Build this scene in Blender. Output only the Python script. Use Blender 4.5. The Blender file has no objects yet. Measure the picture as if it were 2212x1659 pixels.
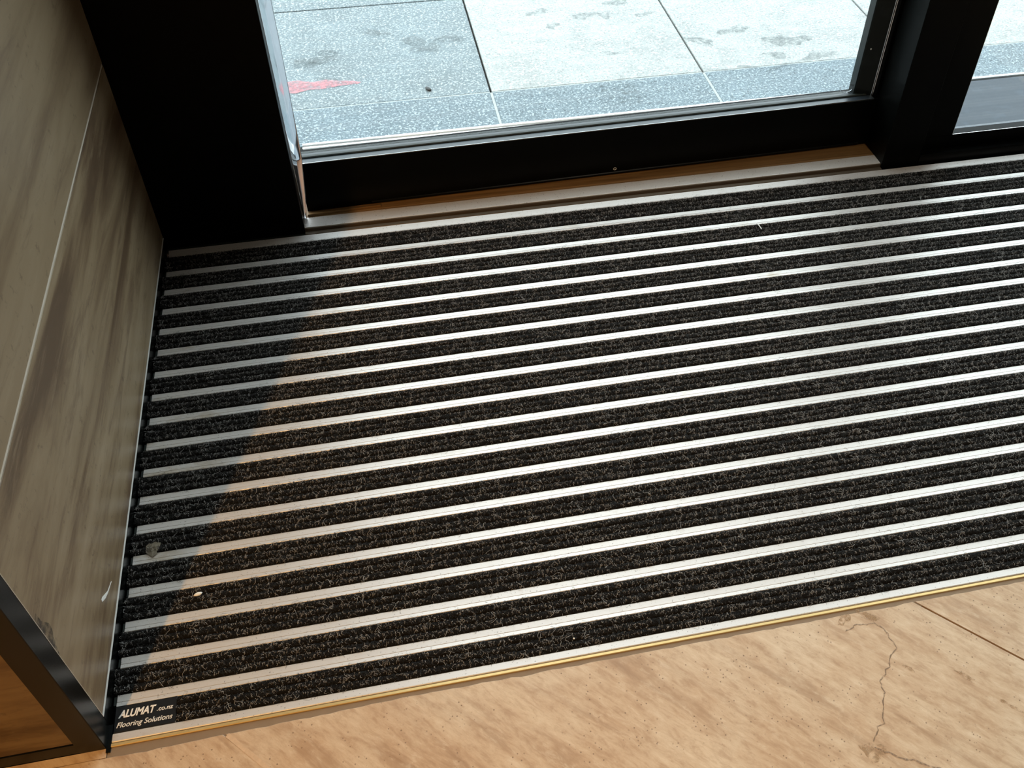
import bpy, math, random
import numpy as np
from mathutils import Vector, Matrix

random.seed(7)
rng = np.random.default_rng(11)
S = bpy.context.scene
COL = S.collection

# ------------------------------------------------------------------ camera, sky, lamps, exposure
cam_data = bpy.data.cameras.new('camera')
cam = bpy.data.objects.new('camera', cam_data)
COL.objects.link(cam)
cam.location = (0.3975, -1.4760, 1.1234)
cam.rotation_euler = (0.7799, -0.0132, -0.2038)
cam_data.sensor_width = 36.0
cam_data.lens = 2096.1 / 2212.0 * 36.0
cam_data.shift_x = -(1205.8 - 1106.0) / 2212.0
cam_data.shift_y = (772.9 - 829.5) / 2212.0
cam_data.clip_start = 0.02
S.camera = cam

w = bpy.data.worlds.new('overcast_sky')
S.world = w
w.use_nodes = True
wb = w.node_tree.nodes['Background']
wb.inputs['Color'].default_value = (0.875, 0.955, 1.0, 1)
wb.inputs['Strength'].default_value = 1.95


def lamp(name, loc, power, color, radius, spot=None, aim=None):
    d = bpy.data.lights.new(name, 'SPOT' if spot else 'POINT')
    d.energy = power
    d.color = color
    d.shadow_soft_size = radius
    o = bpy.data.objects.new(name, d)
    COL.objects.link(o)
    o.location = loc
    if spot:
        d.spot_size = math.radians(spot)
        d.spot_blend = 1.0
        o.rotation_euler = (Vector(aim) - Vector(loc)).to_track_quat('-Z', 'Y').to_euler()
    return o


WARM = (1.0, 0.52, 0.155)
# warm lobby ceiling downlight and an added fill spot: the first one, behind the end of the wall, throws the wall's shadow over the mat
lamp('downlight_and_fill', (-0.72, -2.95, 2.60), 150, WARM, 0.03, 62, (-0.42, -1.30, 0))
lamp('downlight_and_fill', (1.45, -1.85, 2.60), 62, (1.0, 0.84, 0.64), 0.04, 66, (1.30, -1.25, 0))  # added unseen fill, brightens the rails and floor at the right

S.view_settings.view_transform = 'Standard'
S.view_settings.look = 'None'
S.view_settings.gamma = 1.0
S.view_settings.use_curve_mapping = False
S.view_settings.exposure = 1.05


# ------------------------------------------------------------------ materials
class NT:
    def __init__(self, name):
        self.m = bpy.data.materials.new(name)
        self.m.use_nodes = True
        self.t = self.m.node_tree
        self.b = self.t.nodes['Principled BSDF']
        self.out = self.t.nodes['Material Output']

    def n(self, kind, **kw):
        x = self.t.nodes.new(kind)
        for k, v in kw.items():
            if k in x.inputs and not hasattr(x, k):
                x.inputs[k].default_value = v
            else:
                setattr(x, k, v)
        return x

    def l(self, a, b):
        self.t.links.new(a, b)

    def coord(self, scale=(1, 1, 1), rot=(0, 0, 0), rand=0.0):
        tc = self.n('ShaderNodeTexCoord')
        src = tc.outputs['Object']
        if rand:
            oi = self.n('ShaderNodeObjectInfo')
            mul = self.n('ShaderNodeMath', operation='MULTIPLY')
            mul.inputs[1].default_value = rand
            self.l(oi.outputs['Random'], mul.inputs[0])
            add = self.n('ShaderNodeVectorMath', operation='ADD')
            self.l(src, add.inputs[0])
            self.l(mul.outputs[0], add.inputs[1])
            src = add.outputs[0]
        r = self.n('ShaderNodeMapping')
        r.inputs['Rotation'].default_value = rot
        self.l(src, r.inputs['Vector'])
        mp = self.n('ShaderNodeMapping')
        mp.inputs['Scale'].default_value = scale
        self.l(r.outputs[0], mp.inputs['Vector'])
        return mp.outputs[0]

    def noise(self, vec, scale, detail=6, rough=0.55, dist=0.0):
        x = self.n('ShaderNodeTexNoise')
        x.inputs['Scale'].default_value = scale
        x.inputs['Detail'].default_value = detail
        x.inputs['Roughness'].default_value = rough
        x.inputs['Distortion'].default_value = dist
        self.l(vec, x.inputs['Vector'])
        return x.outputs['Fac']

    def ramp(self, fac, stops, interp='LINEAR'):
        r = self.n('ShaderNodeValToRGB')
        r.color_ramp.interpolation = interp
        e = r.color_ramp.elements
        while len(e) < len(stops):
            e.new(0.5)
        for k, (p, c) in enumerate(stops):
            e[k].position = p
            e[k].color = (c, c, c, 1) if isinstance(c, (int, float)) else (*c, 1)
        self.l(fac, r.inputs['Fac'])
        return r.outputs['Color']

    def mix(self, fac, a, b, mode='MIX'):
        x = self.n('ShaderNodeMix', data_type='RGBA', blend_type=mode)
        for s, v in ((x.inputs[0], fac), (x.inputs[6], a), (x.inputs[7], b)):
            if isinstance(v, (int, float)):
                s.default_value = v
            elif isinstance(v, tuple):
                s.default_value = (*v, 1)
            else:
                self.l(v, s)
        return x.outputs[2]

    def math(self, op, a, b):
        x = self.n('ShaderNodeMath', operation=op)
        for s, v in ((x.inputs[0], a), (x.inputs[1], b)):
            if isinstance(v, (int, float)):
                s.default_value = v
            else:
                self.l(v, s)
        return x.outputs[0]

    def set(self, **kw):
        for k, v in kw.items():
            k = k.replace('_', ' ')
            if isinstance(v, (int, float)):
                self.b.inputs[k].default_value = v
            elif isinstance(v, tuple):
                self.b.inputs[k].default_value = (*v, 1) if len(v) == 3 else v
            else:
                self.l(v, self.b.inputs[k])
        return self

    def bump(self, h, strength=0.3, dist=0.001):
        x = self.n('ShaderNodeBump')
        x.inputs['Strength'].default_value = strength
        x.inputs['Distance'].default_value = dist
        self.l(h, x.inputs['Height'])
        self.l(x.outputs[0], self.b.inputs['Normal'])


def plain(name, col, rough=0.5, metal=0.0, spec=0.5, grain=0.0, gscale=(60, 60, 60)):
    t = NT(name)
    c = col
    if grain:
        f = t.noise(t.coord(gscale), 1.0, 4)
        c = t.mix(f, tuple(x * (1 - grain) for x in col), tuple(min(1, x * (1 + grain)) for x in col))
    t.set(Base_Color=c, Roughness=rough, Metallic=metal, Specular_IOR_Level=spec)
    return t.m


def black_coat(name, col, rough, spec):
    t = NT(name)
    v = t.coord((1, 1, 1))
    f = t.noise(v, 35, 5)
    t.set(Base_Color=t.mix(t.ramp(f, [(0.55, 0.0), (0.9, 1.0)]), col, tuple(min(1, 2.0 * x + .002) for x in col)),
          Roughness=rough, Specular_IOR_Level=spec)
    t.bump(t.noise(v, 900, 2), 0.06, 0.0003)
    return t.m


M_BLACK = black_coat('black_powder_coat', (0.0014, 0.0017, 0.0015), 0.38, 0.07)
M_TRIM = black_coat('black_trim_metal', (0.0024, 0.0029, 0.0029), 0.27, 0.17)
M_SILLCOAT = black_coat('sky_tinted_threshold_coat', (0.026, 0.038, 0.055), 0.45, 0.32)  # black coat with the sky's reflection put into its colour
M_GASKET = plain('polished_metal_bead', (0.92, 0.93, 0.93), 0.16, 1.0)
M_RUBBER = plain('dark_rubber', (0.012, 0.018, 0.015), 0.55)
M_BEAD = black_coat('glazing_bead_coat', (0.030, 0.040, 0.050), 0.30, 0.55)
M_STILE = black_coat('stile_coat', (0.007, 0.011, 0.0105), 0.35, 0.25)
M_ROOM = plain('painted_plaster', (0.10, 0.09, 0.075), 0.8, grain=0.05)
M_CEIL = plain('ceiling_plaster', (0.22, 0.20, 0.18), 0.9, grain=0.04)
M_GROUT = plain('pale_wall_grout', (0.60, 0.54, 0.45), 0.8, grain=0.15)
M_BED = plain('red_brown_floor_joint', (0.26, 0.125, 0.06), 0.85, grain=0.2)
M_WHITE = plain('off_white', (0.85, 0.85, 0.82), 0.5)


def glass_mat():
    t = NT('clear_glass')
    t.t.nodes.remove(t.b)
    tr = t.n('ShaderNodeBsdfTransparent')
    tr.inputs['Color'].default_value = (0.95, 0.985, 0.98, 1)
    gl = t.n('ShaderNodeBsdfGlossy')
    gl.inputs['Roughness'].default_value = 0.0
    ge = t.n('ShaderNodeNewGeometry')
    dt = t.n('ShaderNodeVectorMath', operation='DOT_PRODUCT')
    t.l(ge.outputs['Normal'], dt.inputs[0])
    t.l(ge.outputs['Incoming'], dt.inputs[1])
    ab = t.math('ABSOLUTE', dt.outputs['Value'], 0.0)
    fz = t.math('ADD', 0.04, t.math('MULTIPLY', 0.96, t.math('POWER', t.math('SUBTRACT', 1.0, ab), 5.0)))
    mx = t.n('ShaderNodeMixShader')
    t.l(fz, mx.inputs[0])
    t.l(tr.outputs[0], mx.inputs[1])
    t.l(gl.outputs[0], mx.inputs[2])
    t.l(mx.outputs[0], t.out.inputs['Surface'])
    return t.m


M_GLASS = glass_mat()


def seal_mat():
    t = NT('clear_plastic_seal')
    t.set(Base_Color=(0.80, 0.84, 0.88), Roughness=0.08, IOR=1.35)
    t.set(**{'Transmission_Weight': 0.92})
    return t.m


M_SEAL = seal_mat()


def travertine_floor():
    t = NT('travertine_floor')
    a = math.radians(46.2)                       # veins run along the long side of the tiles
    v = t.coord((1, 1, 1), (0, 0, a), rand=3.0)
    vs = t.n('ShaderNodeMapping')
    vs.inputs['Scale'].default_value = (3.0, 22.0, 3.0)
    t.l(v, vs.inputs['Vector'])
    vs = vs.outputs[0]
    big = t.noise(v, 6.0, 5, 0.6, 0.2)
    streak = t.noise(vs, 1.3, 8, 0.66, 0.7)
    fine = t.noise(vs, 6.0, 6, 0.65, 0.8)
    c = t.ramp(streak, [(0.28, (0.30, 0.180, 0.100)), (0.45, (0.50, 0.350, 0.225)), (0.70, (0.62, 0.48, 0.335))])
    c = t.mix(t.ramp(big, [(0.42, 0.0), (0.66, 0.75)]), c, (0.65, 0.535, 0.395))
    c = t.mix(t.ramp(fine, [(0.31, 0.45), (0.43, 0.0)]), c, (0.40, 0.26, 0.16))
    vm = t.n('ShaderNodeMapping')
    vm.inputs['Scale'].default_value = (22.0, 55.0, 22.0)
    t.l(v, vm.inputs['Vector'])
    mot = t.noise(vm.outputs[0], 1.6, 7, 0.72, 0.25)
    c = t.mix(t.ramp(mot, [(0.36, 0.55), (0.52, 0.0)]), c, (0.36, 0.225, 0.13))
    c = t.mix(t.ramp(mot, [(0.54, 0.0), (0.68, 0.45)]), c, (0.72, 0.605, 0.46))
    vo = t.n('ShaderNodeTexVoronoi')
    vo.inputs['Scale'].default_value = 170
    t.l(v, vo.inputs['Vector'])
    pit = t.ramp(vo.outputs['Distance'], [(0.10, 1.0), (0.20, 0.0)])
    gate = t.ramp(t.noise(v, 30, 3), [(0.50, 0.0), (0.56, 1.0)])
    pits = t.math('MULTIPLY', pit, gate)
    c = t.mix(t.math('MULTIPLY', pits, 0.75), c, (0.14, 0.085, 0.05))
    t.set(Base_Color=c, Roughness=t.math('ADD', 0.30, t.math('MULTIPLY', streak, 0.25)), Specular_IOR_Level=0.4)
    t.bump(t.math('SUBTRACT', fine, pits), 0.15, 0.0008)
    return t.m


M_FLOOR = travertine_floor()


def wall_stone(name, axis, calm=False):
    """greige vein-cut porcelain; veins run horizontally along y (axis 1) or x (axis 0)"""
    t = NT(name)
    v = t.coord((1, 1, 1), rand=2.0)
    sc = (12, 1.5, 12) if axis == 1 else (3.0, 16, 16)
    vs = t.n('ShaderNodeMapping')
    vs.inputs['Scale'].default_value = sc
    t.l(v, vs.inputs['Vector'])
    vs = vs.outputs[0]
    a = t.noise(vs, 1.0, 8, 0.62, 0.45)
    b = t.noise(vs, 3.6, 8, 0.70, 0.5)
    g = t.noise(v, 60, 5, 0.7)
    k = 0.98 if axis == 1 else 0.50  # end face: same tile, dim orange lamp light put into its colour
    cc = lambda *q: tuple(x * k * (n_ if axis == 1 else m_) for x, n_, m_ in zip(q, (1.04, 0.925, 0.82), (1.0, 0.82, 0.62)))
    if calm:
        a = t.math('ADD', 0.5, t.math('MULTIPLY', 0.62, t.math('SUBTRACT', a, 0.5)))
        b = t.math('ADD', 0.5, t.math('MULTIPLY', 0.8, t.math('SUBTRACT', b, 0.5)))
    else:
        a = t.math('ADD', 0.49, t.math('MULTIPLY', 1.35, t.math('SUBTRACT', a, 0.5)))
    c = t.ramp(a, [(0.35, cc(0.125, 0.088, 0.055)), (0.43, cc(0.205, 0.158, 0.102)), (0.50, cc(0.27, 0.22, 0.148)), (0.66, cc(0.335, 0.285, 0.205))])
    c = t.mix(t.ramp(b, [(0.36, 0.65), (0.46, 0.0)]), c, cc(0.15, 0.108, 0.07))
    c = t.mix(t.ramp(b, [(0.58, 0.0), (0.72, 0.55)]), c, cc(0.38, 0.33, 0.245))
    c = t.mix(t.ramp(g, [(0.30, 0.6), (0.40, 0.0)]), c, cc(0.11, 0.08, 0.05))
    t.set(Base_Color=c, Roughness=0.42, Specular_IOR_Level=0.35)
    t.bump(b, 0.08, 0.001)
    return t.m


M_WALL = wall_stone('veined_wall_porcelain', 1)
M_WALLCALM = wall_stone('even_wall_porcelain', 1, True)
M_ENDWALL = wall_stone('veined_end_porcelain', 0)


def alu(name, col, rough, metal, dirt_refl):
    t = NT(name)
    v = t.coord((1.2, 60, 60), rand=5.0)
    f = t.noise(v, 8, 5, 0.7)
    v2 = t.coord((3.0, 8, 8), rand=9.0)
    d = t.noise(v2, 2.0, 6, 0.7)
    sp = t.noise(t.coord((1, 1, 1), rand=5.0), 420, 2)
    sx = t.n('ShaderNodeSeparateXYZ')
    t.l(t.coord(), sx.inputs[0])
    end_refl = t.ramp(sx.outputs[0], [(0.0, 0.10), (0.16, 0.0)])  # browner left ends: the wall's reflection put in with the dirt
    d = t.math('ADD', d, end_refl)
    c = t.mix(f, tuple(0.88 * x for x in col), tuple(min(1, 1.06 * x) for x in col))
    c = t.mix(t.math('MULTIPLY', t.ramp(d, [(0.62, 0.0), (0.76, 1.0)]), dirt_refl), c, (0.36, 0.27, 0.15))
    c = t.mix(t.math('MULTIPLY', t.ramp(sp, [(0.66, 0.0), (0.71, 1.0)]), 0.65), c, (0.10, 0.085, 0.07))
    t.set(Base_Color=c, Metallic=metal, Roughness=t.math('ADD', rough, t.math('MULTIPLY', f, 0.12)))
    return t.m


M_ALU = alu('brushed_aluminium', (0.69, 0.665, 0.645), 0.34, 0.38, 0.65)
M_SILLALU = alu('worn_sill_aluminium', (0.78, 0.755, 0.72), 0.36, 0.35, 0.30)
M_BRIGHTALU = alu('bright_threshold_aluminium', (0.85, 0.84, 0.83), 0.3, 0.5, 0.1)
M_STEPSHADE = alu('shaded_step_metal', (0.13, 0.10, 0.07), 0.36, 0.5, 0.2)  # shade and dark room reflection of the steps put into the colour
M_BRASS = plain('brass', (0.74, 0.54, 0.24), 0.34, 0.6, grain=0.12, gscale=(30, 200, 200))
M_SEALANT = plain('tan_sealant_joint', (0.23, 0.17, 0.115), 0.8, grain=0.12)


def timber():
    t = NT('stained_timber')
    v = t.coord((2, 90, 90))
    f = t.noise(v, 2, 6, 0.6, 0.6)
    t.set(Base_Color=t.ramp(f, [(0.3, (0.13, 0.068, 0.022)), (0.7, (0.29, 0.17, 0.065))]), Roughness=0.5)
    return t.m


M_WOOD = timber()


def granite(name, base, dark, light, amount):
    t = NT(name)
    v = t.coord((1, 1, 1), rand=4.0)
    s1 = t.noise(v, 210, 2, 0.6)
    s2 = t.noise(v, 185, 3, 0.75)
    big = t.noise(v, 9, 6, 0.62, 0.5)
    mid = t.noise(v, 34, 5, 0.7)
    c = t.mix(t.ramp(big, [(0.36, 0.0), (0.64, 1.0)]), tuple(0.80 * x for x in base), base)
    c = t.mix(t.ramp(s2, [(0.52, 0.0), (0.62, 0.9)]), c, light)
    c = t.mix(t.math('MULTIPLY', t.ramp(s1, [(0.34, 1.0), (0.42, 0.0)]), amount), c, dark)
    c = t.mix(t.math('MULTIPLY', t.ramp(mid, [(0.58, 0.0), (0.72, 1.0)]), 0.35), c, dark)
    t.set(Base_Color=c, Roughness=0.55, Specular_IOR_Level=0.4)
    t.bump(s2, 0.25, 0.001)
    return t.m


M_PAVE = granite('blue_grey_granite', (0.18, 0.225, 0.245), (0.08, 0.10, 0.11), (0.52, 0.57, 0.58), 0.8)
M_PAVEC = granite('pale_cream_granite', (0.41, 0.425, 0.415), (0.13, 0.14, 0.135), (0.62, 0.64, 0.61), 0.55)
M_BORDER = granite('speckled_border_granite', (0.155, 0.205, 0.235), (0.055, 0.075, 0.09), (0.47, 0.55, 0.59), 0.95)
M_PJOINT = plain('black_open_joint', (0.012, 0.012, 0.012), 0.9)
M_PGROUT = plain('pale_border_grout', (0.42, 0.45, 0.45), 0.8)


def fuzzy(name, col, k=1.0, scale=28, lo=0.42, hi=0.58):
    """a stain: a thin film whose cover breaks up with noise"""
    t = NT(name)
    f = t.noise(t.coord((1, 1, 1), rand=2.0), scale, 6, 0.7)
    al = t.math('MULTIPLY', t.ramp(f, [(lo, 0.0), (hi, 1.0)]), k)
    t.set(Base_Color=col, Roughness=0.7, Alpha=al)
    return t.m


M_PINK = fuzzy('pink_chalk', (0.78, 0.30, 0.33), 0.8, 70, 0.30, 0.66)
M_WET = fuzzy('damp_patch', (0.15, 0.175, 0.18), 0.62, 50, 0.36, 0.74)
M_CRACK = fuzzy('crack_filler', (0.22, 0.15, 0.10), 0.8, 160, 0.34, 0.60)
M_CLOUD = fuzzy('tan_patch', (0.36, 0.23, 0.12), 0.7, 120, 0.42, 0.62)
M_SMUDGE = fuzzy('dark_smudge', (0.05, 0.05, 0.05), 0.7, 90, 0.35, 0.60)

M_BASEPILE = plain('carpet_backing', (0.006, 0.0055, 0.005), 0.9, spec=0.1)


def pile_mat(name, col, rough):
    t = NT(name)
    f = t.noise(t.coord((1, 1, 1), rand=7.0), 300, 2)
    t.set(Base_Color=t.mix(f, tuple(.5 * x for x in col), tuple(1.5 * x for x in col)), Roughness=rough, Specular_IOR_Level=0.5)
    return t.m


M_PILE = pile_mat('charcoal_fibre', (0.006, 0.0056, 0.0052), 0.45)
M_PILE2 = pile_mat('glint_fibre', (0.42, 0.41, 0.395), 0.36)  # pale fibres carry the pile's glints in their colour


# ------------------------------------------------------------------ mesh helpers
class MB:
    def __init__(self):
        self.v, self.f, self.mi = [], [], []

    def poly(self, pts, mi=0):
        b = len(self.v)
        self.v += [tuple(p) for p in pts]
        self.f.append(tuple(range(b, b + len(pts))))
        self.mi.append(mi)

    def box(self, x0, x1, y0, y1, z0, z1, mi=0, ch=0.0):
        """box, with the top edges chamfered by ch"""
        if ch <= 0:
            b = len(self.v)
            self.v += [(x, y, z) for z in (z0, z1) for y in (y0, y1) for x in (x0, x1)]
            q = [(0, 2, 3, 1), (4, 5, 7, 6), (0, 1, 5, 4), (2, 6, 7, 3), (0, 4, 6, 2), (1, 3, 7, 5)]
            self.f += [tuple(b + i for i in f) for f in q]
            self.mi += [mi] * 6
            return self
        loop = [(x0, y0), (x1, y0), (x1, y1), (x0, y1)]
        inn = [(x0 + ch, y0 + ch), (x1 - ch, y0 + ch), (x1 - ch, y1 - ch), (x0 + ch, y1 - ch)]
        self.stack([[(x, y, z0) for x, y in loop], [(x, y, z1 - ch) for x, y in loop], [(x, y, z1) for x, y in inn]], mi)
        return self

    def stack(self, rings, mi=0, cap=True):
        b = len(self.v)
        n = len(rings[0])
        for r in rings:
            self.v += [tuple(p) for p in r]
        for k in range(len(rings) - 1):
            for i in range(n):
                j = (i + 1) % n
                self.f.append((b + k * n + i, b + k * n + j, b + (k + 1) * n + j, b + (k + 1) * n + i))
                self.mi.append(mi)
        if cap:
            self.f.append(tuple(b + i for i in reversed(range(n))))
            self.f.append(tuple(b + (len(rings) - 1) * n + i for i in range(n)))
            self.mi += [mi, mi]
        return self

    def extrude_x(self, prof, x0, x1, mi=0):
        """prof: closed (y, z) outline"""
        return self.stack([[(x0, y, z) for y, z in prof], [(x1, y, z) for y, z in prof]], mi)

    def extrude_z(self, prof, z0, z1, mi=0):
        return self.stack([[(x, y, z0) for x, y in prof], [(x, y, z1) for x, y in prof]], mi)

    def tube(self, pts, r, n=8, mi=0):
        rings = []
        pts = [Vector(p) for p in pts]
        for i, p in enumerate(pts):
            d = (pts[min(i + 1, len(pts) - 1)] - pts[max(i - 1, 0)]).normalized()
            u = d.orthogonal().normalized()
            if rings:
                u = (lastu - d * lastu.dot(d)).normalized()
            lastu = u
            vv = d.cross(u)
            rr = r[i] if isinstance(r, (list, tuple)) else r
            rings.append([p + rr * (math.cos(2 * math.pi * k / n) * u + math.sin(2 * math.pi * k / n) * vv) for k in range(n)])
        return self.stack(rings, mi)

    def mesh(self, name, mats):
        me = bpy.data.meshes.new(name)
        me.from_pydata(self.v, [], self.f)
        for m in (mats if isinstance(mats, (list, tuple)) else [mats]):
            me.materials.append(m)
        if any(self.mi):
            me.polygons.foreach_set('material_index', self.mi)
        me.update()
        import bmesh
        bm = bmesh.new()
        bm.from_mesh(me)
        bmesh.ops.recalc_face_normals(bm, faces=bm.faces)
        bm.to_mesh(me)
        bm.free()
        return me

    def build(self, name, mats, parent=None):
        return link(name, self.mesh(name, mats), parent)


def link(name, data, parent=None):
    o = bpy.data.objects.new(name, data)
    COL.objects.link(o)
    if parent is not None:
        o.parent = parent
    return o


def tag(o, label, cat, group=None, kind=None):
    o['label'] = label
    o['category'] = cat
    if group:
        o['group'] = group
    if kind:
        o['kind'] = kind
    return o


def empty(name, loc=(0, 0, 0), rz=0.0):
    o = bpy.data.objects.new(name, None)
    COL.objects.link(o)
    o.location = loc
    o.rotation_euler = (0, 0, rz)
    o.empty_display_size = 0.05
    return o


def clip(poly, n, d):
    """keep the part of a 2-D polygon where n.p <= d"""
    out = []
    for i, a in enumerate(poly):
        b = poly[(i + 1) % len(poly)]
        da, db = n[0] * a[0] + n[1] * a[1] - d, n[0] * b[0] + n[1] * b[1] - d
        if da <= 0:
            out.append(a)
        if (da < 0 < db) or (db < 0 < da):
            t = da / (da - db)
            out.append((a[0] + t * (b[0] - a[0]), a[1] + t * (b[1] - a[1])))
    return out


def blob(cx, cy, rx, ry, z, n=22, rough=0.25, rot=0.0, seed=0):
    """irregular flat outline"""
    r = random.Random(seed)
    ph = [r.uniform(0, 6.28) for _ in range(4)]
    pts = []
    for i in range(n):
        a = 2 * math.pi * i / n
        k = 1 + rough * (0.5 * math.sin(2 * a + ph[0]) + 0.35 * math.sin(3 * a + ph[1]) + 0.3 * math.sin(5 * a + ph[2]) + 0.2 * math.sin(9 * a + ph[3]))
        x, y = rx * k * math.cos(a), ry * k * math.sin(a)
        pts.append((cx + x * math.cos(rot) - y * math.sin(rot), cy + x * math.sin(rot) + y * math.cos(rot), z))
    return pts


WX = -0.0055          # face of the left wall
EY = -0.9150          # face of the wall's end, where the corner trim stands
MAT_L = 1.86          # length of the mat

# ------------------------------------------------------------------ room shell
floor = tag(MB().box(-3.2, 3.2, -4.2, -0.928, -0.05, -0.0035).box(-3.2, 3.2, -0.928, 0.3255, -0.09, -0.0405).box(-3.2, -0.0048, -0.914, -0.900, -0.041, -0.0006).build('floor', M_BED), 'beige travertine floor of large tiles laid diagonally to the black mat', 'floor', kind='structure')
ju = (0.6900, -0.7238)                      # along the tile's long side
jn = (0.7238, 0.6900)                       # across it
V0 = 1.0044 * jn[0] - 0.9201 * jn[1]        # the joint at the lower right of the mat
TW, TL = 0.6345, 1.30
for row in range(-6, 7):
    for c in range(-4, 5):
        u0 = 0.42 + c * TL + (0.0 if row % 2 else 0.63)
        v0 = V0 + row * TW
        g = 0.0011
        q = [(u0 + g, v0 + g), (u0 + TL - g, v0 + g), (u0 + TL - g, v0 + TW - g), (u0 + g, v0 + TW - g)]
        q = [(u * ju[0] + v * jn[0], u * ju[1] + v * jn[1]) for u, v in q]
        for n, d in (((0, 1), -0.9195), ((0, -1), 4.15), ((1, 0), 3.15), ((-1, 0), 3.15)):
            q = clip(q, n, d) if q else q
        if len(q) < 3:
            continue
        cx, cy = sum(p[0] for p in q) / len(q), sum(p[1] for p in q) / len(q)
        dz = random.uniform(-0.0002, 0.0002)
        # the cut edge along the mat is a little chipped
        ring = []
        for i, a in enumerate(q):
            b = q[(i + 1) % len(q)]
            ring.append(a)
            if abs(a[1] + 0.9195) < 1e-5 and abs(b[1] + 0.9195) < 1e-5:
                m = max(2, int(abs(b[0] - a[0]) / 0.012))
                for k in range(1, m):
                    ring.append((a[0] + (b[0] - a[0]) * k / m, -0.9195 - abs(random.gauss(0, 0.0006)) - (0.0012 if random.random() < 0.05 else 0)))
        ring = [(x, y - (0.0062 * min(1.0, max(0.0, (0.34 - x) / 0.30)) if y > -0.9240 else 0.0)) for x, y in ring]
        rings = [[(x, y, -0.02) for x, y in ring], [(x, y, -0.0006 + dz) for x, y in ring],
                 [(x + (0.0006 if x < cx else -0.0006), y + (0.0006 if y < cy else -0.0006), dz) for x, y in ring]]
        MB().stack(rings).build('tile', M_FLOOR, floor)

MB().box(-3.15, -0.0047, -0.9255, EY, -0.02, -0.00005).build('tile', M_FLOOR, floor)

MB().box(MAT_L + 0.0008, 3.15, -0.9190, 0.0080, -0.02, 0.0, ch=0.0006).build('tile', M_FLOOR, floor)

# the joint at the lower left is filled flush with pale mortar
gl = MB()
ja, jb2 = (0.1306, -0.9257), (0.1306 + 0.5 * ju[0], -0.9257 + 0.5 * ju[1])
gl.poly([(ja[0] + 0.0028 * jn[0], ja[1] + 0.0028 * jn[1], 0.0003), (ja[0] - 0.0028 * jn[0], ja[1] - 0.0028 * jn[1], 0.0003),
         (jb2[0] - 0.0028 * jn[0], jb2[1] - 0.0028 * jn[1], 0.0003), (jb2[0] + 0.0028 * jn[0], jb2[1] + 0.0028 * jn[1], 0.0003)])
gl.build('grout_line', plain('tan_floor_mortar', (0.58, 0.42, 0.28), 0.7, grain=0.2, gscale=(200, 200, 200)), floor)

# cracks and filled patches in the travertine, each with its own outline
def ribbon(pts, wid, z):
    mb = MB()
    L, R = [], []
    for i, p in enumerate(pts):
        a, b = pts[max(i - 1, 0)], pts[min(i + 1, len(pts) - 1)]
        d = Vector((b[0] - a[0], b[1] - a[1], 0)).normalized()
        n = Vector((-d.y, d.x, 0))
        ww = wid[i] if isinstance(wid, list) else wid
        L.append((p[0] + n.x * ww, p[1] + n.y * ww, z))
        R.append((p[0] - n.x * ww, p[1] - n.y * ww, z))
    for i in range(len(pts) - 1):
        mb.poly([R[i], R[i + 1], L[i + 1], L[i]])
    return mb


def jag(pts, n, amp, seed):
    r = random.Random(seed)
    out = []
    for a, b in zip(pts, pts[1:]):
        for k in range(n):
            t = k / n
            out.append((a[0] + (b[0] - a[0]) * t + r.gauss(0, amp), a[1] + (b[1] - a[1]) * t + r.gauss(0, amp)))
    return out + [pts[-1]]


cr = jag([(0.898, -0.944), (0.915, -0.936), (0.940, -0.9383), (0.9515, -0.954), (0.9513, -0.9767), (0.935, -0.992), (0.9124, -1.0131), (0.9085, -1.035), (0.8924, -1.0627), (0.872, -1.083)], 5, 0.0012, 3)
ck = ribbon(cr, [0.0004 + 0.0006 * abs(math.sin(i * 1.7)) for i in range(len(cr))], 0.00035)
cr2 = jag([(0.872, -1.088), (0.892, -1.105), (0.915, -1.116), (0.945, -1.135)], 5, 0.001, 5)
for q in zip(cr2, cr2[1:]):
    pass
b2 = ribbon(cr2, [0.0006 + 0.0008 * abs(math.sin(i * 1.1)) for i in range(len(cr2))], 0.00035)
for f in b2.f:
    ck.poly([b2.v[i] for i in f])
ck.build('crack', M_CRACK, floor)
pt = MB()
for k, (x, y, rx, ry) in enumerate([(0.868, -1.094, 0.016, 0.010), (0.935, -0.9275, 0.012, 0.007), (0.903, -0.926, 0.006, 0.010), (0.955, -1.005, 0.006, 0.003), (1.055, -1.075, 0.012, 0.003), (1.02, -1.03, 0.014, 0.003)]):
    pt.poly(blob(x, y, rx, ry, 0.0004, rough=0.5, rot=-0.8, seed=k))
pt.build('filled_patch', M_CLOUD, floor)

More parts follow.
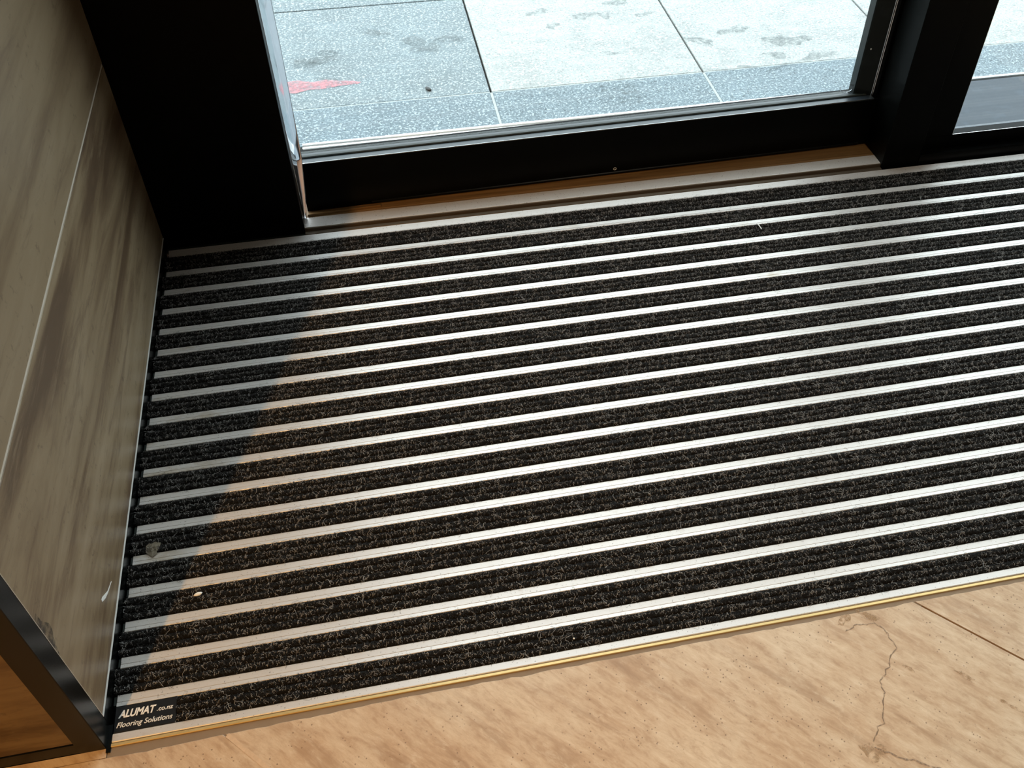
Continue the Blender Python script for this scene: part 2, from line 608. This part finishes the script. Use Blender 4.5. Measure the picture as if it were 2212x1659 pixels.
# left wall: a block faced with large porcelain tiles on the side of the mat and on its end
wl = tag(MB().box(-3.2, WX - 0.010, EY + 0.011, 0.13, -0.02, 2.70).build('wall_left', M_GROUT), 'greige stone-tiled wall on the left with horizontal veins and pale grout line', 'wall', kind='structure')
zs = [0.0225, 0.3640, 0.9640, 1.5640, 2.1640, 2.69]
for k in range(5):
    MB().stack([[(WX - 0.012, y, z) for y, z in ((-0.8865, zs[k] + 0.0022), (0.03, zs[k] + 0.0022), (0.03, zs[k + 1] - 0.0022), (-0.8865, zs[k + 1] - 0.0022))],
                [(WX - 0.0006, y, z) for y, z in ((-0.8865, zs[k] + 0.0022), (0.03, zs[k] + 0.0022), (0.03, zs[k + 1] - 0.0022), (-0.8865, zs[k + 1] - 0.0022))],
                [(WX, y, z) for y, z in ((-0.8859, zs[k] + 0.0028), (0.0294, zs[k] + 0.0028), (0.0294, zs[k + 1] - 0.0028), (-0.8859, zs[k + 1] - 0.0028))]]).build('tile', M_WALL if k == 0 else M_WALLCALM, wl)
    if k:
        MB().box(WX - 0.011, WX - 0.0007, -0.8865, 0.0295, zs[k] - 0.0021, zs[k] + 0.0021).build('grout_line', M_GROUT, wl)
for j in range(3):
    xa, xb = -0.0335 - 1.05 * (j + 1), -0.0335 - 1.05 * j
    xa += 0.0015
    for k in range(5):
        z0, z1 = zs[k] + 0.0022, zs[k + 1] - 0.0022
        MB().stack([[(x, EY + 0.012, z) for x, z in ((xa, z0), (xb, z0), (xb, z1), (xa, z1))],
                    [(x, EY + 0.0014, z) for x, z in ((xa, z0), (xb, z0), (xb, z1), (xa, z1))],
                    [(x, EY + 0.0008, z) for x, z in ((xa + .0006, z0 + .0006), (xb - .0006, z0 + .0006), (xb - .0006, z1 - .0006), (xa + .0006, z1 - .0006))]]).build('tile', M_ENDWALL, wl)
MB().box(WX - 0.004, WX + 0.0010, -0.8862, 0.0295, 0.02255, 0.0233).build('pale_line', M_WHITE, wl)  # thin white line between tile bottom and baseboard
MB().box(WX - 0.004, WX + 0.0009, -0.88655, -0.8858, 0.0228, 2.69).build('pale_line', M_GROUT, wl)
# a white drip and a dark smudge on the tile beside the mat
dr = MB()
dz0 = 0.056
dr.stack([[(WX + 0.0007 * q, y, z) for y, z in ((-0.7215, 0.0523), (-0.7421, 0.0588), (-0.7530, 0.0640), (-0.7640, 0.0730), (-0.7625, 0.0758), (-0.7570, 0.0735), (-0.7490, 0.0668), (-0.7400, 0.0598))] for q in (0, 1)])
dr.build('paint_drip', M_WHITE, wl)
sm = MB()
sm.poly([(WX + 0.0004, y, z) for y, z in ((-0.8862, 0.238), (-0.8775, 0.240), (-0.8770, 0.224), (-0.8690, 0.206), (-0.8700, 0.196), (-0.8755, 0.190), (-0.8800, 0.178), (-0.8862, 0.163))])
sm.build('smudge', M_SMUDGE, wl)

bb = tag(MB().extrude_x([(EY + 0.0105, -0.0005), (EY + 0.0005, -0.0005), (EY + 0.0005, 0.0218), (EY + 0.0016, 0.0230), (EY + 0.0105, 0.0230)], -3.2, -0.0338).build('baseboard_front', M_TRIM),
         'low black baseboard under the orange-lit end of the tiled wall', 'baseboard', kind='structure')
bl = tag(MB().stack([[(WX - 0.010, y, -0.012), (WX + 0.0006, y, -0.012), (WX + 0.0006, y, 0.0212), (WX - 0.0006, y, 0.0225), (WX - 0.010, y, 0.0225)] for y in (-0.8860, 0.030)]).build('baseboard_left', M_TRIM),
         'low black baseboard between the greige wall and the left ends of the mat', 'baseboard', kind='structure')
ct = MB()
o = 0.0006
ct.extrude_z([(-0.0337, EY), (WX + o - .0008, EY), (WX + o, EY + .0008), (WX + o, -0.8866), (WX - 0.004, -0.8866), (WX - 0.004, EY + 0.006), (-0.0337, EY + 0.006)], -0.0005, 2.70)
ct.box(-0.0054, -0.0004, -0.9200, -0.8868, -0.012, 0.0010)
tag(ct.build('trim_1', M_TRIM), 'black metal angle trim running up the corner of the tiled wall', 'trim', kind='structure')

tag(MB().box(-3.3, 3.3, -4.3, 0.2, 2.70, 2.80).build('ceiling', M_CEIL), 'plain pale lobby ceiling above the entrance', 'ceiling', kind='structure')
tag(MB().box(-3.3, 3.3, -4.3, -4.2, -0.05, 2.70).build('wall_front', M_ROOM), 'plain lobby wall facing the entrance door', 'wall', kind='structure')
tag(MB().box(3.2, 3.3, -4.2, 0.2, -0.05, 2.70).build('wall_right', M_ROOM), 'plain lobby wall at the far right of the entrance', 'wall', kind='structure')
tag(MB().box(-3.3, -3.2, -4.2, EY, -0.05, 2.70).build('wall_side', M_ROOM), 'plain lobby wall beyond the tiled wall end', 'wall', kind='structure')
tag(MB().box(-3.2, 3.2, 0.02, 0.13, 2.35, 2.70).build('wall_back', M_BLACK), 'black panel wall above the glass entrance door', 'wall', kind='structure')

# ------------------------------------------------------------------ brass edge of the mat well
br = MB().box(-0.0045, MAT_L, -0.9141, -0.9098, -0.012, 0.0006, ch=0.0007)
brass = tag(br.build('trim_2', M_BRASS), 'thin brass strip along the front edge of the entrance mat', 'trim', kind='structure')
n = 150
ed = [(-0.004 + (MAT_L + 0.004) * i / n, -0.9275) for i in range(n + 1)]
gs = MB()
top = [(-0.004, -0.9143)] + ed + [(MAT_L, -0.9143)]
gs.stack([[(x, y, -0.015) for x, y in top], [(x, y, -0.0012) for x, y in top]])
gs.build('sealant_joint', M_SEALANT, brass)

# ------------------------------------------------------------------ black jamb, threshold, door leaf, post, side window
jb = MB()
jb.extrude_z([(-0.0155, 0.0195), (0.0, 0.0185), (0.2414, 0.0180), (0.2424, 0.0190), (0.2424, 0.058), (-0.0155, 0.058)], -0.012, 2.35)
jamb = tag(jb.build('trim_3', M_BLACK), 'wide black door jamb between the tiled wall and the sliding glass door', 'jamb', kind='structure')
MB().extrude_x([(0.0085, -0.012), (0.0085, -0.0015), (0.0175, -0.0010), (0.0175, -0.012)], -0.004, 0.2424).build('floor_seal', M_RUBBER, jamb)
sl = MB()
rings = []
for z, wd, fr_ in [(0.0, 0.004, 1), (0.02, 0.0075, 1), (0.045, 0.0105, 1)] + [(0.05 + 0.0035 * q, 0.0113 + 0.0009 * q * 0.33, (0.75, 1.3)[q % 2]) for q in range(24)] + [(z_, w_, 1) for z_, w_ in ((0.16, 0.0186), (0.20, 0.0190), (0.35, 0.0205), (2.30, 0.0205))]:
    k = 10
    pr = [(0.2425 + wd * i / k, 0.050 - 0.0042 * fr_ * math.sin(math.pi * i / k) - 0.0004) for i in range(k + 1)] + [(0.2425 + wd * (1 - i / k), 0.052 + 0.0026 * math.sin(math.pi * i / k)) for i in range(k + 1)]
    rings.append([(x, y, z + 0.0105) for x, y in pr])
sl.stack(rings)
seal = sl.build('clear_seal', M_SEAL, jamb)
for p in seal.data.polygons:
    p.use_smooth = True

SX0, SX1 = 0.2426, 1.3893
sill = tag(empty('trim_4', (0.8, 0.02, 0)), 'low aluminium threshold with timber strip under the sliding glass door', 'threshold', kind='structure')
sill.location = (0, 0, 0)
MB().extrude_x([(0.0085, -0.012), (0.0085, 0.0015), (0.0092, 0.0026), (0.0170, 0.0030), (0.0176, 0.0022), (0.0176, -0.012)], SX0, SX1).build('lower_step', M_STEPSHADE, sill)
MB().extrude_x([(0.0178, -0.012), (0.0178, 0.0088), (0.0188, 0.0094), (0.0196, 0.0094), (0.0196, -0.012)], SX0, SX1).build('shaded_step_front', M_STEPSHADE, sill)  # front face of the upper step, its shade put in as darker metal
MB().extrude_x([(0.0197, -0.012), (0.0197, 0.0090), (0.0201, 0.0099), (0.0215, 0.0101), (0.0495, 0.0100), (0.0495, -0.012)], SX0, SX1).build('upper_step', M_SILLALU, sill)
MB().extrude_x([(0.0497, -0.012), (0.0497, 0.0094), (0.0540, 0.0098), (0.0546, 0.0090), (0.0555, 0.0090), (0.056, 0.0098), (0.120, 0.0098), (0.120, -0.012)], SX0, SX1).build('timber_strip', M_WOOD, sill)
MB().box(SX0, 1.4700, 0.1205, 0.2830, -0.03, -0.0040).build('outer_tread', M_SILLCOAT, sill)
for y0, y1, m in ((0.2900, 0.2980, M_BRIGHTALU), (0.3035, 0.3115, M_BRIGHTALU)):
    MB().extrude_x([(y0, -0.03), (y0, -0.004), (y0 + .0012, -0.0026), (y1 - .0012, -0.0026), (y1, -0.004), (y1, -0.03)], SX0, 1.47).build('ridge', m, sill)
MB().extrude_x([(0.3165, -0.03), (0.3165, -0.004), (0.3175, -0.0026), (0.3238, -0.0026), (0.3250, -0.004), (0.3250, -0.03)], SX0, 3.2).build('ridge', M_BRIGHTALU, sill)
MB().box(1.4705, 3.2, 0.0585, 0.3080, -0.03, -0.0030).build('outer_tread', M_SILLCOAT, sill)
MB().box(SX0, 3.2, 0.2830, 0.3255, -0.04, -0.0160).build('groove_bed', M_PJOINT, sill)

door = tag(empty('door_1', (0.2500, 0.0665, 0.0), 0.0205), 'black-framed sliding glass entrance door standing on the threshold', 'door', kind='structure')
DL = 1.175
rl = MB().extrude_x([(0.0, 0.0125), (0.0012, 0.0112), (0.048, 0.0112), (0.048, 0.1150), (0.0, 0.1150)], 0.0, DL - 0.03)
rail = rl.build('bottom_rail', M_BLACK, door)
be = MB()
be.extrude_x([(0.0002, 0.1150), (0.0002, 0.1168), (0.0010, 0.1174), (0.0150, 0.1168), (0.0155, 0.1150)], 0.0, 1.130)
be.extrude_x([(0.0250, 0.1150), (0.0250, 0.1166), (0.0340, 0.1163), (0.0340, 0.1150)], 0.0, 1.112)
bead = be.build('glazing_bead', M_BEAD, rail)
MB().extrude_x([(0.0157, 0.1150), (0.0157, 0.1182), (0.0175, 0.1196), (0.0235, 0.1190), (0.0247, 0.1172), (0.0247, 0.1150)], 0.0, 1.120).build('rubber_gasket', M_RUBBER, rail)
MB().tube([(0.0, 0.0002, 0.1170), (1.136, 0.0002, 0.1170)], 0.0008, 8).build('edge_strip', M_GASKET, rail)
MB().extrude_x([(-0.0018, 0.0135), (-0.0018, 0.0168), (-0.0002, 0.0182), (-0.0001, 0.0128)], 0.12, 1.12).build('brush_strip', M_TRIM, rail)
sc = MB()
sc.tube([(0.5975 + 0.003 * math.cos(a), -0.0022, 0.0260 + 0.0024 * math.sin(a)) for a in [2 * math.pi * i / 12 for i in range(13)]], 0.0006, 6)
sc.build('screw_ring', M_SILLALU, rail)
st = MB()
st.extrude_z([(1.096, 0.026), (1.098, 0.024), (1.128, 0.0145), (1.128, 0.046), (1.096, 0.046)], 0.1152, 2.28)
stile = st.build('stile', M_STILE, door)
for gx in (1.1292, 1.1325):
    MB().tube([(gx, 0.0135, 0.1160), (gx, 0.0135, 2.28)], 0.0012, 10).build('gasket', M_GASKET, stile)
MB().extrude_z([(1.1281, 0.0155), (1.1335, 0.0155), (1.1335, 0.046), (1.1281, 0.046)], 0.1152, 2.28).build('gasket', M_RUBBER, stile)
MB().extrude_z([(1.1336, 0.004), (1.175, 0.002), (1.175, 0.048), (1.1336, 0.048)], 0.0112, 2.28).build('frame_edge', M_BLACK, stile)
MB().box(0.0015, 1.098, 0.0365, 0.0425, 0.1152, 2.28).build('glass_pane', M_GLASS, door)
MB().box(0.0, DL - 0.03, 0.0, 0.048, 2.281, 2.345).build('top_rail', M_BLACK, door)
cu = MB()
cu.tube([(1.083 + 0.0135 * math.cos(a), 0.034, 0.1275 + 0.0095 * math.sin(a)) for a in [math.radians(-200 + 24 * i) for i in range(12)]], 0.0011, 7)
cu.build('silicone_curl', M_SEAL, door)
MB().tube([(1.106, 0.0195, 0.2165), (1.106, 0.0188, 0.2165)], 0.0016, 8).build('paint_speck', M_WHITE, stile)

ps = MB()
ps.extrude_z([(1.3895, 0.0150), (1.3905, 0.0140), (1.4690, 0.0140), (1.4700, 0.0150), (1.4700, 0.0640), (1.4400, 0.130), (1.3895, 0.130)], -0.012, 2.35)
post = tag(ps.build('trim_5', M_BLACK), 'black door post between the sliding door and the fixed side window', 'post', kind='structure')

win = tag(empty('window_1', (0, 0, 0)), 'fixed black-framed side window to the right of the door post', 'window', kind='structure')
MB().extrude_x([(0.0130, -0.012), (0.0130, 0.0195), (0.0150, 0.0222), (0.0290, 0.0232), (0.0290, -0.012)], 1.4705, 3.2).build('sill', M_TRIM, win)
MB().extrude_x([(0.0294, 0.0), (0.0294, 0.0510), (0.0310, 0.0530), (0.0500, 0.0530), (0.0500, 0.0)], 1.4705, 3.2).build('bottom_rail', M_BLACK, win)
MB().extrude_z([(1.4705, 0.0300), (1.5385, 0.0300), (1.5400, 0.0315), (1.5400, 0.080), (1.4705, 0.080)], 0.0535, 2.35).build('side_stile', M_BLACK, win)
MB().extrude_x([(0.0300, 0.0531), (0.0300, 0.0538), (0.0308, 0.0538), (0.0308, 0.0531)], 1.5400, 3.2).build('edge_strip', M_GASKET, win)
MB().extrude_z([(1.5401, 0.0308), (1.5406, 0.0308), (1.5406, 0.0330), (1.5401, 0.0330)], 0.0540, 2.35).build('edge_strip', M_GASKET, win)
MB().box(1.5407, 3.2, 0.0500, 0.0560, 0.0532, 2.35).build('glass_pane', M_GLASS, win)

# ------------------------------------------------------------------ paving outside
pav = tag(MB().box(-6, 9, 0.3260, 12, -0.09, -0.0200).build('patio_paving', M_PJOINT), 'grey and cream granite paving slabs outside the glass door', 'paving', kind='structure')
PZ = -0.0120


def slab(name, x0, x1, y0, y1, m, z=PZ):
    return MB().box(x0, x1, y0, y1, -0.06, z, ch=0.0012).build(name, m, pav)


XJ = 0.6615
for i in range(-3, 6):
    x0, x1 = XJ + 0.5 * i, XJ + 0.5 * (i + 1)
    slab('border_stone', x0 + 0.003, x1 - 0.003, 0.3275, 0.4730, M_BORDER)
    MB().box(x0 + 0.003, x1 - 0.003, 0.4731, 0.4767, -0.06, PZ - 0.0008).build('grout_line', M_PGROUT, pav)
    MB().box(x0 - 0.0029, x0 + 0.0029, 0.3275, 0.4730, -0.06, PZ - 0.0004).build('grout_line', M_PGROUT, pav)
    for j in range(7):
        g = 0.0024
        y0, y1 = 0.4762 + 0.476 * j, 0.4762 + 0.476 * (j + 1)
        m = M_PAVE if (i < 0 and j < 3) or (i + 2 * j) % 5 == 4 else M_PAVEC
        slab('paver', x0 + g, x1 - g, y0 + (0.0006 if j == 0 else 0.0018), y1 - 0.0018, m, PZ - 0.0002 * ((i + j) % 3))
pk = MB()
pk.poly([(x, y + random.gauss(0, 0.0012), PZ + 0.0007) for x, y in [(0.176, 0.545), (0.20, 0.552), (0.23, 0.547), (0.26, 0.556), (0.29, 0.553), (0.33, 0.560), (0.37, 0.563), (0.378, 0.570), (0.36, 0.577), (0.325, 0.584), (0.30, 0.596), (0.27, 0.590), (0.235, 0.604), (0.20, 0.598), (0.176, 0.600)]])
pk.build('chalk_mark', M_PINK, pav)
wt = MB()
for k, (x, y, rx, ry) in enumerate([(1.2, 0.62, .03, .02), (1.41, 0.585, .05, .03), (1.36, .52, .03, .014), (1.30, .66, .04, .018), (1.46, .50, .04, .018), (1.27, .48, .02, .008),
                                    (0.30, .70, .035, .03), (0.25, .68, .02, .03), (0.53, .72, .05, .03), (0.60, .74, .03, .02), (0.43, .80, .03, .015), (0.30, .60, .02, .006),
                                    (0.95, .80, .03, .018), (1.00, .79, .018, .014), (0.86, .76, .02, .012), (1.1, .78, .02, .012), (1.05, .86, .03, .02), (.84, .84, .03, .014), (0.97, .6, .02, .008),
                                    (1.20, .478, .03, .006), (1.36, .47, .045, .008), (1.78, .60, .04, .02), (1.83, .66, .03, .015)]):
    wt.poly(blob(x, y, rx, ry, PZ + 0.0007 + 0.00002 * k, 16, 0.6, random.uniform(-.4, .4), 40 + k))
for k in range(34):                                     # a damp boot print with its tread blocks
    a, b = random.random(), random.random()
    wt.poly(blob(0.905 + 0.075 * a + 0.02 * b, 0.455 - 0.085 * b, 0.0065, 0.0038, PZ + 0.0007, 8, 0.3, random.uniform(-1, 1), 90 + k))
wt.build('damp_marks', M_WET, pav)

# ------------------------------------------------------------------ entrance mat
mat = tag(empty('entrance_mat', (0, 0, 0)), 'black ribbed carpet entrance mat with aluminium rails set in the floor by the door', 'mat')
MB().box(-0.0045, MAT_L, -0.9085, 0.0070, -0.016, -0.0085).build('backing_tray', M_BASEPILE, mat)
P = 0.05


def rail_profile(w, groove=True):
    pr = [(0.0, -0.0084), (0.0, -0.0008), (-0.0005, -0.0002), (-0.0012, 0.0)]
    if groove:
        g = -0.62 * w
        pr += [(g + 0.0004, 0.0), (g, -0.0009), (g - 0.0004, 0.0)]
    pr += [(-w + 0.0006, 0.0004), (-w, -0.0002), (-w, -0.0084)]
    return pr


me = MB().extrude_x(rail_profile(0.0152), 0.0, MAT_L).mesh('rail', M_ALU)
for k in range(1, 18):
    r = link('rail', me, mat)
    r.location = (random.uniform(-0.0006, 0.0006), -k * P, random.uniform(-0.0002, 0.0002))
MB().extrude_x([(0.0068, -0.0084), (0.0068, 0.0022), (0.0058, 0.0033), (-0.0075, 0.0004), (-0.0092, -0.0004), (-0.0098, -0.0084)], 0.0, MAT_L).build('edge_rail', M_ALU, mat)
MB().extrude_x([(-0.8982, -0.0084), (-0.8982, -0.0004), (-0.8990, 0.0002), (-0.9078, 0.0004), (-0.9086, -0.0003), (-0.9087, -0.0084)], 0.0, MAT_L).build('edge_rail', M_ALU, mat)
# plugs that close the ends of the rails
pm = MB().box(-0.0034, -0.0004, -0.0125, -0.0015, -0.0085, -0.0012).mesh('end_plug', M_RUBBER)
for k in range(1, 18):
    q = link('end_plug', pm, mat)
    q.location = (0, -k * P, 0)

PW = 0.0350


def rib_z(y):
    """height of the ribbed carpet at y in 0..-PW: three ribs"""
    t = (-y / PW) * 3.0
    return -0.0012 + 0.0034 * np.abs(np.sin(np.pi * t)) ** 0.45


def pile_mesh(name, seed, n, x0):
    """a stretch of loop pile: short curled fibres as thin three-sided tubes"""
    r = np.random.default_rng(seed)
    K = 6
    bx = r.uniform(x0, MAT_L, n)
    rib = r.integers(0, 3, n)
    by = -(rib + 0.5 + np.clip(r.normal(0, 0.25, n), -0.64, 0.64)) * PW / 3
    bz = rib_z(np.clip(by, -PW, 0)) - 0.0004
    th = np.where(r.random(n) < 0.25, r.uniform(0, np.pi, n), np.pi / 2 + r.normal(0, 0.55, n))
    half = r.uniform(0.0009, 0.0021, n)
    h = r.uniform(0.0006, 0.0019, n)
    rad = r.uniform(0.00013, 0.00024, n)
    stray = r.random(n) < 0.04
    half = np.where(stray, r.uniform(0.003, 0.0065, n), half)
    h = np.where(stray, r.uniform(0.001, 0.003, n), h)
    rad = np.where(stray, 0.00014, rad)
    t = np.linspace(-1, 1, K)[None, :]
    wig = r.normal(0, 1, (n, 1)) * 0.55
    wig2 = r.normal(0, 1, (n, 1)) * 0.45
    lt = r.random(n) < 0.25
    rad = np.where(lt, r.uniform(0.00013, 0.00022, n), rad)
    half = np.where(lt & ~stray, r.uniform(0.0007, 0.0019, n), half)
    h = np.where(lt, h + 0.0006, h)
    lx = half[:, None] * t
    ly = half[:, None] * (wig * (1 - t * t) + wig2 * np.sin(np.pi * t))
    lz = h[:, None] * (1 - t * t)
    px = bx[:, None] + lx * np.cos(th)[:, None] - ly * np.sin(th)[:, None]
    py = by[:, None] + lx * np.sin(th)[:, None] + ly * np.cos(th)[:, None]
    pz = bz[:, None] + lz
    pts = np.stack([px, py, pz], -1)                       # n, K, 3
    d = np.gradient(pts, axis=1)
    d /= np.linalg.norm(d, axis=2, keepdims=True) + 1e-12
    up = np.array([0.13, 0.21, 0.97])
    u = np.cross(d, up)
    u /= np.linalg.norm(u, axis=2, keepdims=True) + 1e-9
    vv = np.cross(u, d)
    ring = []
    for k in range(3):
        a = 2 * np.pi * k / 3 + 0.5
        ring.append(pts + rad[:, None, None] * (np.cos(a) * u + np.sin(a) * vv))
    V = np.stack(ring, 2).reshape(-1, 3)                   # n*K*3
    i = np.arange(n)[:, None, None] * K * 3
    k = np.arange(K - 1)[None, :, None] * 3
    s = np.arange(3)[None, None, :]
    s2 = (s + 1) % 3
    F = np.stack([i + k + s, i + k + s2, i + k + 3 + s2, i + k + 3 + s], -1).reshape(-1, 4)
    me = bpy.data.meshes.new(name)
    me.vertices.add(len(V))
    me.vertices.foreach_set('co', V.astype(np.float32).ravel())
    me.loops.add(F.size)
    me.loops.foreach_set('vertex_index', F.astype(np.int32).ravel())
    me.polygons.add(len(F))
    me.polygons.foreach_set('loop_start', np.arange(0, F.size, 4, dtype=np.int32))
    me.polygons.foreach_set('use_smooth', np.ones(len(F), dtype=bool))
    me.materials.append(M_PILE)
    me.materials.append(M_PILE2)
    lightf = lt
    me.polygons.foreach_set('material_index', np.repeat(lightf.astype(np.int32), (K - 1) * 3))
    me.update(calc_edges=True)
    return me


piles = [pile_mesh('pile', 100 + k, 19000, -0.003) for k in range(3)]
pile_short = pile_mesh('pile', 77, 18400, 0.0715)


def strip_mesh(name, x0):
    """the backing of one carpet strip with its three ribs, slightly uneven along its length"""
    ny, nx = 25, 90
    vs, fs = [], []
    for i in range(nx):
        x = x0 + (MAT_L - x0) * i / (nx - 1)
        for j in range(ny):
            y = -PW * j / (ny - 1)
            vs.append((x, y, float(rib_z(np.array(y))) + 0.0003 * math.sin(i * 2.1 + j)))
    for i in range(nx - 1):
        for j in range(ny - 1):
            a = i * ny + j
            fs.append((a, a + 1, a + ny + 1, a + ny))
    b = len(vs)
    vs += [(x0, 0, -0.0084), (x0, -PW, -0.0084), (MAT_L, -PW, -0.0084), (MAT_L, 0, -0.0084)]
    fs.append((b, b + 1, b + 2, b + 3))
    fs.append(tuple([b] + list(range(0, ny)) + [b + 1]))
    fs.append(tuple([b + 3, b + 2] + [(nx - 1) * ny + j for j in reversed(range(ny))]))
    fs.append(tuple([b + 3] + [i * ny for i in reversed(range(nx))] + [b]))
    fs.append(tuple([b + 1] + [i * ny + ny - 1 for i in range(nx)] + [b + 2]))
    me = bpy.data.meshes.new(name)
    me.from_pydata(vs, [], fs)
    me.materials.append(M_BASEPILE)
    me.update()
    return me


sm_full, sm_short = strip_mesh('carpet_strip', -0.003), strip_mesh('carpet_strip', 0.0715)
for k in range(18):
    s = link('carpet_strip', sm_short if k == 17 else sm_full, mat)
    y = -(k * P + 0.0151)
    sc_ = 1.0
    if k == 0:
        y, sc_ = -0.0098, 0.0402 / PW
    if k == 17:
        y, sc_ = -0.8650, 0.0333 / PW
    s.location = (0, y, 0)
    s.scale = (1, sc_, 1)
    p = link('pile', pile_short if k == 17 else piles[k % 3], s)
    p['kind'] = 'stuff'
    p.location = ((0.0 if k == 17 else random.uniform(-0.0015, 0.0)), 0, random.uniform(-0.0002, 0.0002))

# the maker's plate at the front left corner of the mat
pl = MB().box(0.0002, 0.0708, -0.8980, -0.8645, -0.0085, 0.0004, ch=0.0005)
plate = pl.build('name_plate', plain('black_gloss_plate', (0.008, 0.008, 0.009), 0.28, spec=0.4, grain=0.3), mat)
plate['label'] = 'small glossy black plate with silver lettering'
M_LETTER = plain('silver_print', (0.80, 0.79, 0.76), 0.45)


def lettering(txt, x0, x1, y0, h, shear, offset, ref):
    cu_ = bpy.data.curves.new('lettering', 'FONT')
    cu_.body = txt
    cu_.shear = shear
    cu_.offset = offset
    cu_.extrude = 0.02
    ob = bpy.data.objects.new('lettering', cu_)
    COL.objects.link(ob)
    dg = bpy.context.evaluated_depsgraph_get()
    me_ = bpy.data.meshes.new_from_object(ob.evaluated_get(dg))
    bpy.data.objects.remove(ob)
    bpy.data.curves.remove(cu_)
    co = np.empty(len(me_.vertices) * 3, np.float32)
    me_.vertices.foreach_get('co', co)
    co = co.reshape(-1, 3)
    a, b = co[:, 0].min(), co[:, 0].max()
    co[:, 0] = x0 + (co[:, 0] - a) / (b - a) * (x1 - x0)
    co[:, 1] = y0 + co[:, 1] / ref * h
    co[:, 2] = 0.0004 + (co[:, 2] + 0.02) / 0.04 * 0.0004
    me_.vertices.foreach_set('co', co.ravel())
    me_.materials.clear()
    me_.materials.append(M_LETTER)
    me_.update()
    return link('lettering', me_, plate)


lettering('ALUMAT', 0.0042, 0.0470, -0.8802, 0.0094, 0.28, 0.03, 0.73)
lettering('.co.nz', 0.0480, 0.0668, -0.8795, 0.0056, 0.20, 0.012, 0.73)
lettering('Flooring Solutions', 0.0034, 0.0668, -0.8922, 0.0066, 0.30, 0.006, 0.73)

# ------------------------------------------------------------------ loose things
wd = MB()
wd.stack([[(0.2500, y, z) for y, z in ((0.0520, 0.0101), (0.0650, 0.0101), (0.0650, 0.0112), (0.0520, 0.0150))],
          [(0.3860, y, z) for y, z in ((0.0590, 0.0101), (0.0685, 0.0101), (0.0685, 0.0112), (0.0590, 0.0145))]])
tag(wd.build('timber_shim', M_WOOD), 'flat brown timber shim wedged under the left end of the glass door', 'shim')

lf = MB()
r = random.Random(5)
ring = [(0.0235 + 0.010 * math.cos(a) * (1 + r.uniform(-.35, .3)), -0.6430 + 0.012 * math.sin(a) * (1 + r.uniform(-.35, .3)), 0.0016 + r.uniform(-.0004, .0010)) for a in [2 * math.pi * i / 13 for i in range(13)]]
rin = [(0.0235 + 0.45 * (x - 0.0235), -0.6430 + 0.45 * (y + 0.6430), 0.0024 + r.uniform(-.0006, .0010)) for x, y, z in ring]
for i in range(13):
    j = (i + 1) % 13
    lf.poly([ring[i], ring[j], rin[j], rin[i]])
    lf.poly([rin[i], rin[j], (0.0240, -0.6420, 0.0028)])
lfo = lf.build('dry_leaf', plain('dry_leaf_skin', (0.19, 0.165, 0.12), 0.8, grain=0.4, gscale=(300, 300, 300)))
mod = lfo.modifiers.new('thick', 'SOLIDIFY')
mod.thickness = 0.0004
tag(lfo, 'crumpled grey-brown leaf scrap lying on a rail near the mat\'s left edge', 'leaf')


def pebble(name, x, y, z, rx, ry, rz, m, label, cat, rot=0.0, seed=1):
    rr = random.Random(seed)
    mb = MB()
    rings = []
    for k in range(1, 6):
        ph = math.pi * k / 6
        rings.append([(rx * math.sin(ph) * math.cos(a) * rr.uniform(.85, 1.1), ry * math.sin(ph) * math.sin(a) * rr.uniform(.85, 1.1), -rz * math.cos(ph)) for a in [2 * math.pi * i / 9 for i in range(9)]])
    mb.stack(rings)
    o = mb.build(name, m)
    o.location = (x, y, z + rz * .85)
    o.rotation_euler = (0, 0, rot)
    for p_ in o.data.polygons:
        p_.use_smooth = True
    return tag(o, label, cat)


pebble('white_seed', 0.0880, -0.7280, 0.0008, 0.0056, 0.0028, 0.0018, M_WHITE, 'small oval white seed lying on the carpet near the mat\'s left end', 'seed', 0.25, 2)
pebble('grit_crumb', 0.4220, -0.8195, 0.0008, 0.0013, 0.0013, 0.001, M_WHITE, 'tiny white grit crumb on the second carpet strip from the brass edge', 'crumb', 0, 3)
pebble('grit_crumb', 0.5550, -0.8850, 0.0006, 0.0014, 0.0013, 0.001, M_WHITE, 'tiny white grit crumb on the carpet strip beside the brass edge', 'crumb', 0, 4)
pebble('dark_pebble', 0.5240, 0.5090, PZ + 0.0001, 0.0055, 0.0105, 0.003, plain('dark_stone', (0.02, 0.022, 0.022), 0.5), 'small dark pebble on the grey paver outside the glass door', 'pebble', 0.5, 6)

sp_ = MB().tube([(1.0778, -0.1105, 0.0012), (1.0786, -0.1225, 0.0040), (1.0796, -0.1345, 0.0040)], [0.0004, 0.0010, 0.0006], 7)
tag(sp_.build('white_splinter', M_WHITE), 'thin white splinter lying across a rail of the mat near the door', 'splinter')
